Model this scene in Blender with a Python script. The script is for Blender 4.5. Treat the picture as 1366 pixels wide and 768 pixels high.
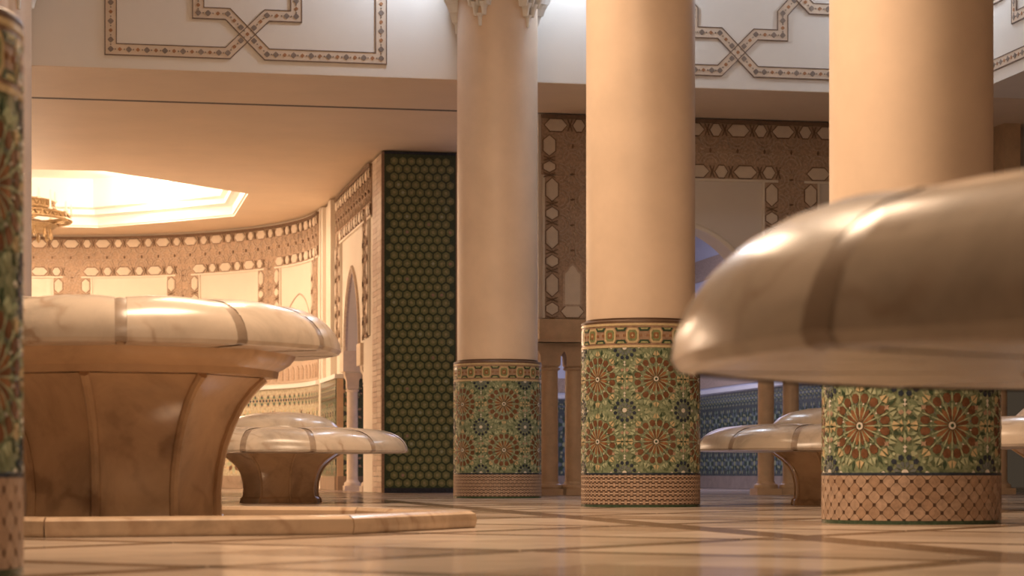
import bpy, math, random
from math import sin, cos, pi, radians, sqrt, atan2, asin
from mathutils import Vector, Matrix

random.seed(7)
scene = bpy.context.scene
for o in list(bpy.data.objects):
    bpy.data.objects.remove(o)
COL = scene.collection

# ------------------------------------------------------------------ camera
CAM_H = 0.24
F = 3000.0                      # focal length in pixels of a 1366 px wide frame
HORIZON = 631.0
cam_d = bpy.data.cameras.new('camera')
cam_d.sensor_width = 36.0
cam_d.lens = F / 1366.0 * 36.0
cam_d.shift_y = (HORIZON - 384.0) / 1366.0
cam_d.clip_end = 200
cam_d.dof.use_dof = True
cam_d.dof.focus_distance = 15.5
cam_d.dof.aperture_fstop = 5.0
cam = bpy.data.objects.new('camera', cam_d)
cam.location = (0, 0, CAM_H)
cam.rotation_euler = (pi / 2, 0, 0)
COL.objects.link(cam)
scene.camera = cam

# ------------------------------------------------------------------ world, exposure
world = bpy.data.worlds.new('world')
scene.world = world
world.use_nodes = True
world.node_tree.nodes['Background'].inputs[0].default_value = (1.0, 0.74, 0.50, 1)
world.node_tree.nodes['Background'].inputs[1].default_value = 0.05
scene.view_settings.view_transform = 'Standard'
scene.view_settings.look = 'None'
scene.view_settings.gamma = 1
scene.view_settings.use_curve_mapping = False
scene.view_settings.exposure = 0.0

# hall frame: u along the back wall, v into the hall; rotated by PHI
PHI = radians(11.0)
CP, SP = cos(PHI), sin(PHI)
def UV(u, v, z=0.0):
    return Vector((u * CP - v * SP, u * SP + v * CP, z))

def lamp(name, kind, loc, energy, color, size=0.5, size_y=None, rot=None, spot=None):
    d = bpy.data.lights.new(name, kind)
    d.energy = energy
    d.color = color
    if kind == 'AREA':
        d.size = size
        if size_y:
            d.shape = 'RECTANGLE'; d.size_y = size_y
    else:
        d.shadow_soft_size = size
    if spot:
        d.spot_size, d.spot_blend = spot
    o = bpy.data.objects.new(name, d)
    o.location = loc
    if rot: o.rotation_euler = rot
    COL.objects.link(o)
    return o

WARM = (1.0, 0.715, 0.475)
WARM2 = (1.0, 0.72, 0.50)
COOL = (0.66, 0.80, 1.0)
BLUE = (0.68, 0.68, 1.0)
# downward lamps over the middle aisle; the nearest is fill added for the broad cap
for (u, v, z, e) in ((1.2, 9.6, 5.3, 355), (1.5, 15.4, 5.3, 185), (0.9, 4.2, 5.3, 125)):
    lamp('hall_lamp_and_fill', 'AREA', UV(u, v, z), e, WARM, 1.3, 1.3)
# broad warm fill added under the ceiling over the middle aisle, no fixture
lamp('aisle_fill', 'AREA', UV(1.7, 12.5, 7.2), 70, WARM2, 2.0, 12.0, rot=(0, 0, PHI))
# cool wall washers over the beam
for (u, e) in ((-0.6, 70), (3.35, 88), (4.95, 88), (8.75, 60)):
    lamp('wall_washer', 'POINT', UV(u, 21.45, 5.75), e, COOL, 0.12)
lamp('wall_washer', 'POINT', UV(8.5, 19.2, 5.7), 30, COOL, 0.12)
# lamps in the raised ceiling of the round room
for (du, dv) in ((2.2, 2.0), (-2.2, 2.0), (2.2, -2.0), (-2.2, -2.0)):
    lamp('round_room_lamp', 'POINT', UV(-1.05 + du, 33.1 + dv, 4.62), 135, WARM2, 0.25)
lamp('round_room_light', 'POINT', UV(-1.05, 32.0, 2.6), 190, WARM2, 0.6)
# bluish daylight in the room behind the arcade
lamp('side_room_light', 'AREA', UV(7.4, 31.5, 4.0), 175, BLUE, 3.0, 6.0, rot=(0, 0, PHI))

# ------------------------------------------------------------------ materials
MATS = {}
def new_mat(name):
    m = bpy.data.materials.new(name)
    m.use_nodes = True
    nt = m.node_tree
    b = nt.nodes['Principled BSDF']
    MATS[name] = m
    return m, nt, b

def ramp(nt, fac, stops):
    r = nt.nodes.new('ShaderNodeValToRGB')
    el = r.color_ramp.elements
    el[0].position, el[0].color = stops[0][0], (*stops[0][1], 1)
    el[1].position, el[1].color = stops[-1][0], (*stops[-1][1], 1)
    for p, c in stops[1:-1]:
        e = el.new(p); e.color = (*c, 1)
    nt.links.new(fac, r.inputs[0])
    return r.outputs[0]

def coords(nt, scale=1.0, kind='Object'):
    tc = nt.nodes.new('ShaderNodeTexCoord')
    mp = nt.nodes.new('ShaderNodeMapping')
    mp.inputs['Scale'].default_value = (scale,) * 3 if not isinstance(scale, tuple) else scale
    if kind == 'World':
        g = nt.nodes.new('ShaderNodeNewGeometry')
        nt.links.new(g.outputs['Position'], mp.inputs[0])
    else:
        nt.links.new(tc.outputs[kind], mp.inputs[0])
    return mp.outputs[0]

def noise(nt, vec, scale, detail=4, rough=0.55, dist=0.0):
    n = nt.nodes.new('ShaderNodeTexNoise')
    n.inputs['Scale'].default_value = scale
    n.inputs['Detail'].default_value = detail
    n.inputs['Roughness'].default_value = rough
    n.inputs['Distortion'].default_value = dist
    nt.links.new(vec, n.inputs['Vector'])
    return n.outputs['Fac']

def bump(nt, b, height, strength, dist=0.01):
    n = nt.nodes.new('ShaderNodeBump')
    n.inputs['Strength'].default_value = strength
    n.inputs['Distance'].default_value = dist
    nt.links.new(height, n.inputs['Height'])
    nt.links.new(n.outputs[0], b.inputs['Normal'])

def plain(name, col, rough=0.5, var=0.12, scale=6.0, bstr=0.05, bscale=60.0, metal=0.0, space='World', spec=0.5):
    m, nt, b = new_mat(name)
    v = coords(nt, 1.0, space)
    f = noise(nt, v, scale, 5, 0.6)
    lo = tuple(max(0, c * (1 - var)) for c in col)
    hi = tuple(min(1, c * (1 + var)) for c in col)
    nt.links.new(ramp(nt, f, ((0.3, lo), (0.7, hi))), b.inputs['Base Color'])
    b.inputs['Roughness'].default_value = rough
    b.inputs['Metallic'].default_value = metal
    b.inputs['Specular IOR Level'].default_value = spec
    if bstr > 0:
        bump(nt, b, noise(nt, v, bscale, 4), bstr)
    return m

def marble(name, base, vein, rough=0.16, scale=1.6, vein_amt=0.5, space='World', bstr=0.02):
    m, nt, b = new_mat(name)
    v = coords(nt, 1.0, space)
    n1 = noise(nt, v, scale * 1.3, 6, 0.62, 0.6)
    w = nt.nodes.new('ShaderNodeTexWave')
    w.wave_type = 'BANDS'; w.bands_direction = 'DIAGONAL'
    w.inputs['Scale'].default_value = scale * 0.9
    w.inputs['Distortion'].default_value = 9.0
    w.inputs['Detail'].default_value = 4.0
    w.inputs['Detail Scale'].default_value = 1.6
    nt.links.new(v, w.inputs['Vector'])
    lo = tuple(c * 0.66 for c in base)
    hi = tuple(min(1, c * 1.16) for c in base)
    c1 = ramp(nt, n1, ((0.28, lo), (0.5, base), (0.72, hi)))
    fv = ramp(nt, w.outputs['Fac'], ((0.0, (1, 1, 1)), (0.12, (0.35, 0.35, 0.35)), (0.34, (0, 0, 0))))
    mx = nt.nodes.new('ShaderNodeMix'); mx.data_type = 'RGBA'
    mm = nt.nodes.new('ShaderNodeMath'); mm.operation = 'MULTIPLY'
    n2 = noise(nt, v, scale * 1.1, 3)
    mr = ramp(nt, n2, ((0.48, (0, 0, 0)), (0.68, (1, 1, 1))))
    nt.links.new(fv, mm.inputs[0]); nt.links.new(mr, mm.inputs[1])
    m2 = nt.nodes.new('ShaderNodeMath'); m2.operation = 'MULTIPLY'
    nt.links.new(mm.outputs[0], m2.inputs[0]); m2.inputs[1].default_value = vein_amt
    nt.links.new(m2.outputs[0], mx.inputs[0])
    nt.links.new(c1, mx.inputs[6])
    mx.inputs[7].default_value = (*vein, 1)
    nt.links.new(mx.outputs[2], b.inputs['Base Color'])
    b.inputs['Roughness'].default_value = rough
    b.inputs['Specular IOR Level'].default_value = 0.38
    if bstr: bump(nt, b, n1, bstr)
    return m

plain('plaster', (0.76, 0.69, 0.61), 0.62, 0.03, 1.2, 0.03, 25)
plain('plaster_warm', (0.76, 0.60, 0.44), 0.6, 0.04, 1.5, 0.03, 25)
plain('plaster_cream', (0.85, 0.77, 0.65), 0.6, 0.03, 1.5, 0.02, 30)
plain('plaster_white', (0.88, 0.85, 0.80), 0.6, 0.03, 1.5, 0.03, 30)
plain('shaft_plaster', (0.78, 0.60, 0.45), 0.46, 0.07, 2.2, 0.04, 14)
plain('stucco', (0.58, 0.45, 0.34), 0.75, 0.18, 30, 0.35, 70)
plain('stucco_ground', (0.52, 0.375, 0.265), 0.8, 0.25, 40, 0.4, 90)  # brown ground, shade of the carved work put into its tone
plain('stucco_dark', (0.24, 0.155, 0.10), 0.8, 0.2, 20, 0.2)
plain('cartouche_plaster', (0.78, 0.67, 0.54), 0.6, 0.05, 12, 0.05)
plain('line_brown', (0.19, 0.12, 0.08), 0.6, 0.1)
plain('flower_grey', (0.24, 0.18, 0.14), 0.6, 0.2)
plain('flower_rust', (0.38, 0.17, 0.07), 0.6, 0.2)
plain('band_buff', (0.66, 0.52, 0.39), 0.6, 0.06)
plain('stone_tan', (0.60, 0.42, 0.26), 0.45, 0.12, 8, 0.08, 40)
plain('stone_pale', (0.76, 0.62, 0.48), 0.35, 0.1, 6, 0.05, 40)
plain('gap_shade_dark', (0.10, 0.075, 0.055), 0.8, 0.1)  # stands in for the shadow in the gap behind the beam
plain('brass', (0.36, 0.24, 0.12), 0.5, 0.3, 30, 0.1, 60, metal=0.5)
plain('candle_white', (0.85, 0.80, 0.70), 0.4, 0.02)
plain('tile_green', (0.21, 0.25, 0.145), 0.16, 0.35, 45, 0.06, 60)
plain('tile_pale_green', (0.43, 0.46, 0.30), 0.16, 0.2, 45, 0.05)
plain('tile_sage', (0.30, 0.34, 0.22), 0.16, 0.3, 45, 0.05)
plain('tile_dark_green', (0.055, 0.085, 0.05), 0.16, 0.3, 45, 0.05)
plain('tile_orange', (0.29, 0.14, 0.065), 0.18, 0.3, 40, 0.05)
plain('tile_brown', (0.18, 0.083, 0.043), 0.18, 0.3, 40, 0.05)
plain('tile_cream', (0.58, 0.45, 0.26), 0.18, 0.15, 40, 0.05)
plain('tile_white', (0.72, 0.66, 0.58), 0.18, 0.1, 40, 0.05)
plain('tile_navy', (0.035, 0.045, 0.065), 0.16, 0.3, 40, 0.05)
plain('tile_slate', (0.16, 0.18, 0.18), 0.16, 0.25, 40, 0.05)
plain('tile_olive', (0.22, 0.235, 0.11), 0.2, 0.3, 40, 0.05)
plain('tile_pink', (0.54, 0.40, 0.30), 0.25, 0.2, 40, 0.05)
plain('tile_buff', (0.52, 0.46, 0.33), 0.25, 0.3, 30, 0.05)
plain('tile_charcoal', (0.085, 0.095, 0.085), 0.2, 0.3, 40, 0.05)
plain('tile_olive_light', (0.38, 0.36, 0.18), 0.2, 0.3, 60, 0.05)
plain('tile_tan', (0.43, 0.295, 0.21), 0.25, 0.22, 35, 0.08)
plain('tile_tan_dark', (0.37, 0.24, 0.16), 0.25, 0.22, 35, 0.08)
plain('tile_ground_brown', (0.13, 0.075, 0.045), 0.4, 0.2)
plain('brick_pale', (0.66, 0.53, 0.42), 0.55, 0.15, 12, 0.1)
plain('brick_rose', (0.58, 0.43, 0.33), 0.55, 0.15, 12, 0.1)
plain('room_lilac', (0.74, 0.74, 0.80), 0.6, 0.03)
marble('marble_cap', (0.575, 0.475, 0.38), (0.30, 0.18, 0.105), 0.22, 2.6, 0.75)
marble('marble_rib', (0.33, 0.245, 0.18), (0.14, 0.08, 0.05), 0.3, 3.0, 0.4)
marble('marble_pedestal', (0.56, 0.36, 0.21), (0.16, 0.08, 0.04), 0.22, 1.9, 0.7)
marble('marble_kerb', (0.56, 0.41, 0.285), (0.24, 0.12, 0.06), 0.2, 2.4, 0.8)
marble('floor_light', (0.55, 0.44, 0.345), (0.36, 0.24, 0.15), 0.13, 0.9, 0.5, bstr=0.0)
marble('floor_mid', (0.46, 0.355, 0.27), (0.30, 0.19, 0.12), 0.13, 0.9, 0.5, bstr=0.0)
marble('floor_deep', (0.35, 0.255, 0.185), (0.20, 0.13, 0.08), 0.13, 0.9, 0.5, bstr=0.0)
marble('floor_dark', (0.17, 0.11, 0.07), (0.10, 0.06, 0.04), 0.13, 1.5, 0.4, bstr=0.0)
def polish(name, fac, rough):
    # waxed stone: diffuse body with a constant thin gloss
    nt = MATS[name].node_tree
    p = nt.nodes['Principled BSDF']
    src = p.inputs['Base Color'].links[0].from_socket
    d = nt.nodes.new('ShaderNodeBsdfDiffuse'); g = nt.nodes.new('ShaderNodeBsdfGlossy')
    g.inputs['Roughness'].default_value = rough
    g.inputs['Color'].default_value = (0.95, 0.92, 0.88, 1)
    mx = nt.nodes.new('ShaderNodeMixShader'); mx.inputs[0].default_value = fac
    nt.links.new(src, d.inputs[0])
    nt.links.new(d.outputs[0], mx.inputs[1]); nt.links.new(g.outputs[0], mx.inputs[2])
    nt.links.new(mx.outputs[0], nt.nodes['Material Output'].inputs[0])
for nm in ('floor_light', 'floor_mid', 'floor_deep', 'floor_dark'): polish(nm, 0.48, 0.12)
# fine mosaic ground of the column dados
m, nt, b = new_mat('tile_mosaic')
vo = nt.nodes.new('ShaderNodeTexVoronoi'); vo.inputs['Scale'].default_value = 62
nt.links.new(coords(nt, 1.0, 'Object'), vo.inputs['Vector'])
sep = nt.nodes.new('ShaderNodeSeparateColor'); nt.links.new(vo.outputs['Color'], sep.inputs[0])
cc = ramp(nt, sep.outputs[0], ((0.0, (0.10, 0.13, 0.075)), (0.3, (0.19, 0.23, 0.135)), (0.7, (0.24, 0.28, 0.17)), (0.92, (0.31, 0.345, 0.22)), (1.0, (0.40, 0.40, 0.26))))
nt.links.new(cc, b.inputs['Base Color']); b.inputs['Roughness'].default_value = 0.18
M = MATS

# ------------------------------------------------------------------ mesh helpers
class MB:
    def __init__(self):
        self.v, self.f, self.m, self.s = [], [], [], []
    def face(self, idx, mi=0, sm=False):
        self.f.append(tuple(idx)); self.m.append(mi); self.s.append(sm)
    def add(self, pts):
        n = len(self.v); self.v.extend(tuple(p) for p in pts)
        return list(range(n, n + len(pts)))
    def box(self, x0, x1, y0, y1, z0, z1, mi=0):
        i = self.add([(x0, y0, z0), (x1, y0, z0), (x1, y1, z0), (x0, y1, z0),
                      (x0, y0, z1), (x1, y0, z1), (x1, y1, z1), (x0, y1, z1)])
        for q in ((3, 2, 1, 0), (4, 5, 6, 7), (0, 1, 5, 4), (1, 2, 6, 5), (2, 3, 7, 6), (3, 0, 4, 7)):
            self.face([i[k] for k in q], mi)
    def loft(self, rings, mi=0, sm=True, closed=True, cap0=False, cap1=False):
        ids = [self.add(r) for r in rings]
        n = len(ids[0])
        for a, b in zip(ids[:-1], ids[1:]):
            for k in range(n if closed else n - 1):
                k2 = (k + 1) % n
                self.face((a[k], a[k2], b[k2], b[k]), mi, sm)
        if cap0: self.face(list(reversed(ids[0])), mi)
        if cap1: self.face(ids[-1], mi)
        return ids
    def lathe(self, prof, n=48, mi=0, cx=0, cy=0, sm=True, cap0=True, cap1=True):
        rings = [[(cx + r * cos(2 * pi * k / n), cy + r * sin(2 * pi * k / n), z) for k in range(n)] for r, z in prof]
        return self.loft(rings, mi, sm, True, cap0, cap1)
    def tube(self, path, r, n=8, mi=0, closed=False):
        P = [Vector(p) for p in path]
        rings = []
        for i, p in enumerate(P):
            if closed:
                t = P[(i + 1) % len(P)] - P[i - 1]
            else:
                t = P[min(i + 1, len(P) - 1)] - P[max(i - 1, 0)]
            t.normalize()
            if i == 0:
                up = Vector((0, 0, 1)) if abs(t.z) < 0.7 else Vector((0.6, 0.8, 0))
                a = t.cross(up).normalized()
            else:
                a = (a - t * a.dot(t)).normalized()
            b = t.cross(a).normalized()
            rr = r[i] if isinstance(r, (list, tuple)) else r
            rings.append([p + a * (rr * cos(2 * pi * k / n)) + b * (rr * sin(2 * pi * k / n)) for k in range(n)])
        if closed: rings.append(rings[0])
        self.loft(rings, mi, True, True, not closed, not closed)
    def plate(self, poly, fn, d0, d1, mi=0):
        """extruded polygon: poly in 2-D, fn(x, y, depth) -> 3-D"""
        a = self.add([fn(x, y, d0) for x, y in poly])
        b = self.add([fn(x, y, d1) for x, y in poly])
        n = len(poly)
        self.face(b, mi)
        for k in range(n):
            k2 = (k + 1) % n
            self.face((a[k], a[k2], b[k2], b[k]), mi)
    def mesh(self, name, mats, angle=35):
        me = bpy.data.meshes.new(name)
        me.from_pydata(self.v, [], self.f)
        for mt in mats: me.materials.append(M[mt])
        me.polygons.foreach_set('material_index', self.m)
        me.polygons.foreach_set('use_smooth', self.s)
        me.update()
        if any(self.s):
            me.set_sharp_from_angle(angle=radians(angle))
        return me

def put(name, me, parent=None, loc=(0, 0, 0), rz=0.0, label=None, kind=None, rot=None):
    o = bpy.data.objects.new(name, me)
    COL.objects.link(o)
    o.location = loc
    o.rotation_euler = rot if rot else (0, 0, rz)
    if parent is not None: o.parent = parent
    if label: o['label'] = label
    if kind: o['kind'] = kind
    return o
def make(name, mb, mats, parent=None, loc=(0, 0, 0), rz=0.0, label=None, kind=None):
    if isinstance(mats, str): mats = [mats]
    return put(name, mb.mesh(name, mats), parent, loc, rz, label, kind)
def thing(name, label, cat, loc, rz=0.0, group=None):
    o = bpy.data.objects.new(name, None)
    o.empty_display_size = 0.2
    COL.objects.link(o)
    o.location = loc; o.rotation_euler = (0, 0, rz)
    o['label'] = label; o['category'] = cat
    if group: o['group'] = group
    return o
def struct(name, label, cat=None, mb=None, mats=None, loc=(0, 0, 0), rz=PHI):
    if mb is not None:
        o = put(name, mb.mesh(name, [mats] if isinstance(mats, str) else mats), None, loc, rz)
    else:
        o = bpy.data.objects.new(name, None); COL.objects.link(o)
        o.location = loc; o.rotation_euler = (0, 0, rz)
    o['kind'] = 'structure'; o['label'] = label
    o['category'] = cat or name.split('_')[0]
    return o
def bevel(o, w, seg=2):
    md = o.modifiers.new('bevel', 'BEVEL'); md.width = w; md.segments = seg
    md.limit_method = 'ANGLE'; md.angle_limit = radians(40)
    return o

# ================================================================== SETTING
BEAM_Z = 4.14
VB = 21.98           # front face of the beam over the back arcade
VA = 23.86           # face of the arcade wall
CEIL_H = 7.5
RU = 9.03            # face of the right beam

# ---- floor
mb = MB(); mb.box(-16, 16, -6, 41, -0.12, -0.004)
floor = struct('floor', 'polished beige marble floor with dark inlaid strips', 'floor', mb, 'floor_mid')
SQ = 1.46; SW = 0.13
A0, B0 = -3.854, 4.33
R2 = sqrt(2)
def ab_uv(a, b):           # a=(u-v)/r2, b=(u+v)/r2
    return ((a + b) / R2, (b - a) / R2)
def in_view(u, v, m=1.2):
    p = UV(u, v)
    return 3.6 < p.y and abs(p.x) < 0.24 * p.y + m
slab_me, strip_me = {}, {}
half = (SQ - SW) / 4
def slab_mesh(key, hx, hy, mat):
    b = MB(); e = 0.0025
    t = [(-hx + e, -hy + e), (hx - e, -hy + e), (hx - e, hy - e), (-hx + e, hy - e)]
    b.plate(t, lambda x, y, d: (x, y, d), -0.03, 0.0)
    return b.mesh(key, [mat])
SL = [slab_mesh('floor_slab', half, half, m_) for m_ in ('floor_light', 'floor_mid', 'floor_deep')]
ST = slab_mesh('inlay_strip', (SQ - SW) / 2, SW / 2, 'floor_dark')
SX = slab_mesh('inlay_square', SW / 2, SW / 2, 'floor_light')
cells = []
for i in range(-16, 10):
    for j in range(-4, 26):
        a, b = A0 + i * SQ, B0 + j * SQ
        uc, vc = ab_uv(a + SQ / 2, b + SQ / 2)
        if vc < 31 and vc > 1 and -14 < uc < 8.9 + (20 if vc > 24 else 0):
            cells.append((not in_view(uc, vc), UV(uc, vc).y, i, j))
cells.sort()
rest, rest_d = MB(), MB()
n_slab = n_strip = 0
for k, (hid, y, i, j) in enumerate(cells):
    a, b = A0 + i * SQ, B0 + j * SQ
    vis = n_slab + 4 <= 300 and not hid
    for (da, db) in ((0, 0), (1, 0), (0, 1), (1, 1)):
        ca, cb = a + SW / 2 + half * (1 + 2 * da), b + SW / 2 + half * (1 + 2 * db)
        uu, vv = ab_uv(ca, cb)
        mi = random.choices((0, 1, 2), (5, 3, 2))[0]
        if vis:
            put('floor_slab', SL[mi], floor, (uu, vv, 0), -pi / 4); n_slab += 1
        else:
            h = half - 0.0025
            pts = [ab_uv(ca + sx * h, cb + sy * h) for sx, sy in ((-1, -1), (1, -1), (1, 1), (-1, 1))]
            rest.plate(pts, lambda x, y, d: (x, y, d), -0.01, 0.0, mi)
    for (ca, cb, rz) in ((a, b + SQ / 2, pi / 4), (a + SQ / 2, b, -pi / 4)):
        uu, vv = ab_uv(ca, cb)
        if vis and n_strip < 298:
            put('inlay_strip', ST, floor, (uu, vv, 0), rz); n_strip += 1
        else:
            h1, h2 = (SQ - SW) / 2, SW / 2 - 0.002
            hx, hy = (h2, h1) if rz > 0 else (h1, h2)
            pts = [ab_uv(ca + sx * hx, cb + sy * hy) for sx, sy in ((-1, -1), (1, -1), (1, 1), (-1, 1))]
            rest_d.plate(pts, lambda x, y, d: (x, y, d), -0.01, 0.0)
make('floor_slabs', rest, ['floor_light', 'floor_mid', 'floor_deep'], floor, kind='stuff')
make('inlay_strips', rest_d, 'floor_dark', floor, kind='stuff')
for u0 in (2.66, -1.95, 7.27):
    me = slab_mesh('border_strip', 0.11, 1.38, 'floor_dark')
    for k in range(8):
        put('border_strip', me, floor, (u0, 2.0 + 2.76 * k, 0.0012))

# ---- hall ceiling and beams
mb = MB(); mb.box(-16, 16, -6, 25, CEIL_H, CEIL_H + 0.2)
struct('ceiling', 'plain plaster ceiling high over the columned hall', 'ceiling', mb, 'plaster_warm')
mb = MB(); mb.box(-14, RU + 2.2, VB, VB + 1.82, BEAM_Z, CEIL_H - 0.002)
wall_back = struct('wall_back', 'white upper wall with interlaced painted panels over the back arcade', 'wall', mb, 'plaster')
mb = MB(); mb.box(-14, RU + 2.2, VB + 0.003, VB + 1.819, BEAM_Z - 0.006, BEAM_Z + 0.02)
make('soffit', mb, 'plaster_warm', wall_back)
mb = MB(); mb.box(RU, RU + 1.82, -6, VB - 0.002, BEAM_Z, CEIL_H - 0.002)
wall_right = struct('wall_right', 'white upper wall with painted panel running forward from the corner', 'wall', mb, 'plaster')
mb = MB(); mb.box(RU + 2.6, RU + 2.9, -6, 23.8, 0, CEIL_H)  # aisle shade put into the wall colour as dark brown
struct('wall_far_right', 'plain side aisle wall behind the right hand beam, coloured dark for its shade', 'wall', mb, 'tile_ground_brown')

mb = MB(); mb.box(-9.0, 4.6, VB + 1.82, VB + 1.93, BEAM_Z - 0.004, BEAM_Z + 0.03)  # strip coloured dark in place of the gap's shadow
struct('trim_1', 'dark strip standing in for the shadow gap between the beam and the round room ceiling', 'trim', mb, 'gap_shade_dark')
# ---- surfaces that carry stucco work: at(s, out) -> (x, y, angle)
class Plane:
    def __init__(self, x0, y0, ang):
        self.x0, self.y0, self.a = x0, y0, ang
    def at(self, s, out=0.0):
        return (self.x0 + s * cos(self.a) + out * sin(self.a),
                self.y0 + s * sin(self.a) - out * cos(self.a), self.a)
class Apse:
    def __init__(self, cx, cy, R, a0=0.0):
        self.cx, self.cy, self.R, self.a0 = cx, cy, R, a0
    def at(self, s, out=0.0):
        a = self.a0 - s / self.R
        r = self.R - out
        return (self.cx + r * cos(a), self.cy + r * sin(a), a - pi / 2)

def strip(mb, S, s0, s1, z0, z1, d0, d1, mi=0, step=0.25):
    n = max(1, int(abs(s1 - s0) / step)) if isinstance(S, Apse) else 1
    rows = []
    for k in range(n + 1):
        s = s0 + (s1 - s0) * k / n
        xa, ya, _ = S.at(s, d0); xb, yb, _ = S.at(s, d1)
        rows.append([(xa, ya, z0), (xb, yb, z0), (xb, yb, z1), (xa, ya, z1)])
    ids = [mb.add(r) for r in rows]
    for a, b in zip(ids[:-1], ids[1:]):
        for q in range(4):
            q2 = (q + 1) % 4
            mb.face((a[q], b[q], b[q2], a[q2]), mi)
    mb.face(ids[0], mi); mb.face(list(reversed(ids[-1])), mi)

flat = lambda x, y, d: (x, -d, y)
# shared stucco pieces
def cart_mesh(L, H, p):
    b = MB()
    o = [(-L / 2, 0), (-L / 2 + p, -H / 2), (L / 2 - p, -H / 2), (L / 2, 0), (L / 2 - p, H / 2), (-L / 2 + p, H / 2)]
    b.plate([(x * (1 + 0.022 / L), y * (1 + 0.026 / H)) for x, y in o], flat, 0.0, 0.007, 1)
    b.plate(o, flat, 0.0, 0.012, 0)
    i = [(x * 0.9, y * 0.82) for x, y in o]
    b.plate(i, flat, 0.0, 0.02, 0)
    return b.mesh('cartouche', ['cartouche_plaster', 'stucco_dark'])
CH = 0.128
cart_long = cart_mesh(0.25, CH, 0.06)
cart_short = cart_mesh(0.135, CH, 0.04)
def knot_mesh():
    b = MB()
    for sg in (-1, 1):
        pts = [(-0.030, sg * CH / 2), (-0.018, sg * CH / 2), (0.030, -sg * CH / 2), (0.018, -sg * CH / 2)]
        if sg < 0: pts.reverse()
        b.plate(pts, flat, 0, 0.012 + 0.002 * sg, 0)
    d = 0.016
    b.plate([(-d, 0), (0, -d), (d, 0), (0, d)], flat, 0, 0.02, 0)
    return b.mesh('strapwork_knot', ['stucco_dark'])
knot = knot_mesh()
def motif_mesh(w=0.30, h=0.29):
    """carved arabesque unit: scalloped arcs, leaves and a dark heart"""
    b = MB()
    def arc(cx, cy, r0, r1, a0, a1, mi, d, n=10):
        for k in range(n):
            t0, t1 = a0 + (a1 - a0) * k / n, a0 + (a1 - a0) * (k + 1) / n
            b.plate([(cx + r0 * cos(t0), cy + r0 * sin(t0)), (cx + r1 * cos(t0), cy + r1 * sin(t0)),
                     (cx + r1 * cos(t1), cy + r1 * sin(t1)), (cx + r0 * cos(t1), cy + r0 * sin(t1))], flat, 0, d, mi)
    for sg in (-1, 1):
        arc(0, sg * h / 2, 0.108, 0.12, (pi if sg > 0 else 0) + 0.05, (2 * pi if sg > 0 else pi) - 0.05, 0, 0.018)
        arc(0, sg * h / 2, 0.068, 0.08, (pi if sg > 0 else 0) + 0.05, (2 * pi if sg > 0 else pi) - 0.05, 0, 0.014, 8)
        for sx in (-1, 1):
            arc(sx * w / 2, sg * h / 4, 0.035, 0.046, 0 if sx < 0 else pi, pi / 2 if sx < 0 else pi / 2, 0, 0.015, 5)
            for q in range(3):
                a = sg * (0.35 + q * 0.42) if sx > 0 else pi - sg * (0.35 + q * 0.42)
                cx, cy = 0.075 * cos(a) + sx * 0.02, 0.055 * sin(a)
                l, wd = 0.026, 0.010
                ca, sa = cos(a), sin(a)
                pts = [(cx - l * ca, cy - l * sa), (cx + wd * sa, cy - wd * ca), (cx + l * ca, cy + l * sa), (cx - wd * sa, cy + wd * ca)]
                b.plate(pts, flat, 0, 0.016, 0)
    b.plate([(-0.012, 0), (0, -0.03), (0.012, 0), (0, 0.03)], flat, 0, 0.02, 1)
    return b.mesh('carved_motif', ['stucco', 'stucco_dark'])
motif = motif_mesh()

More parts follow.
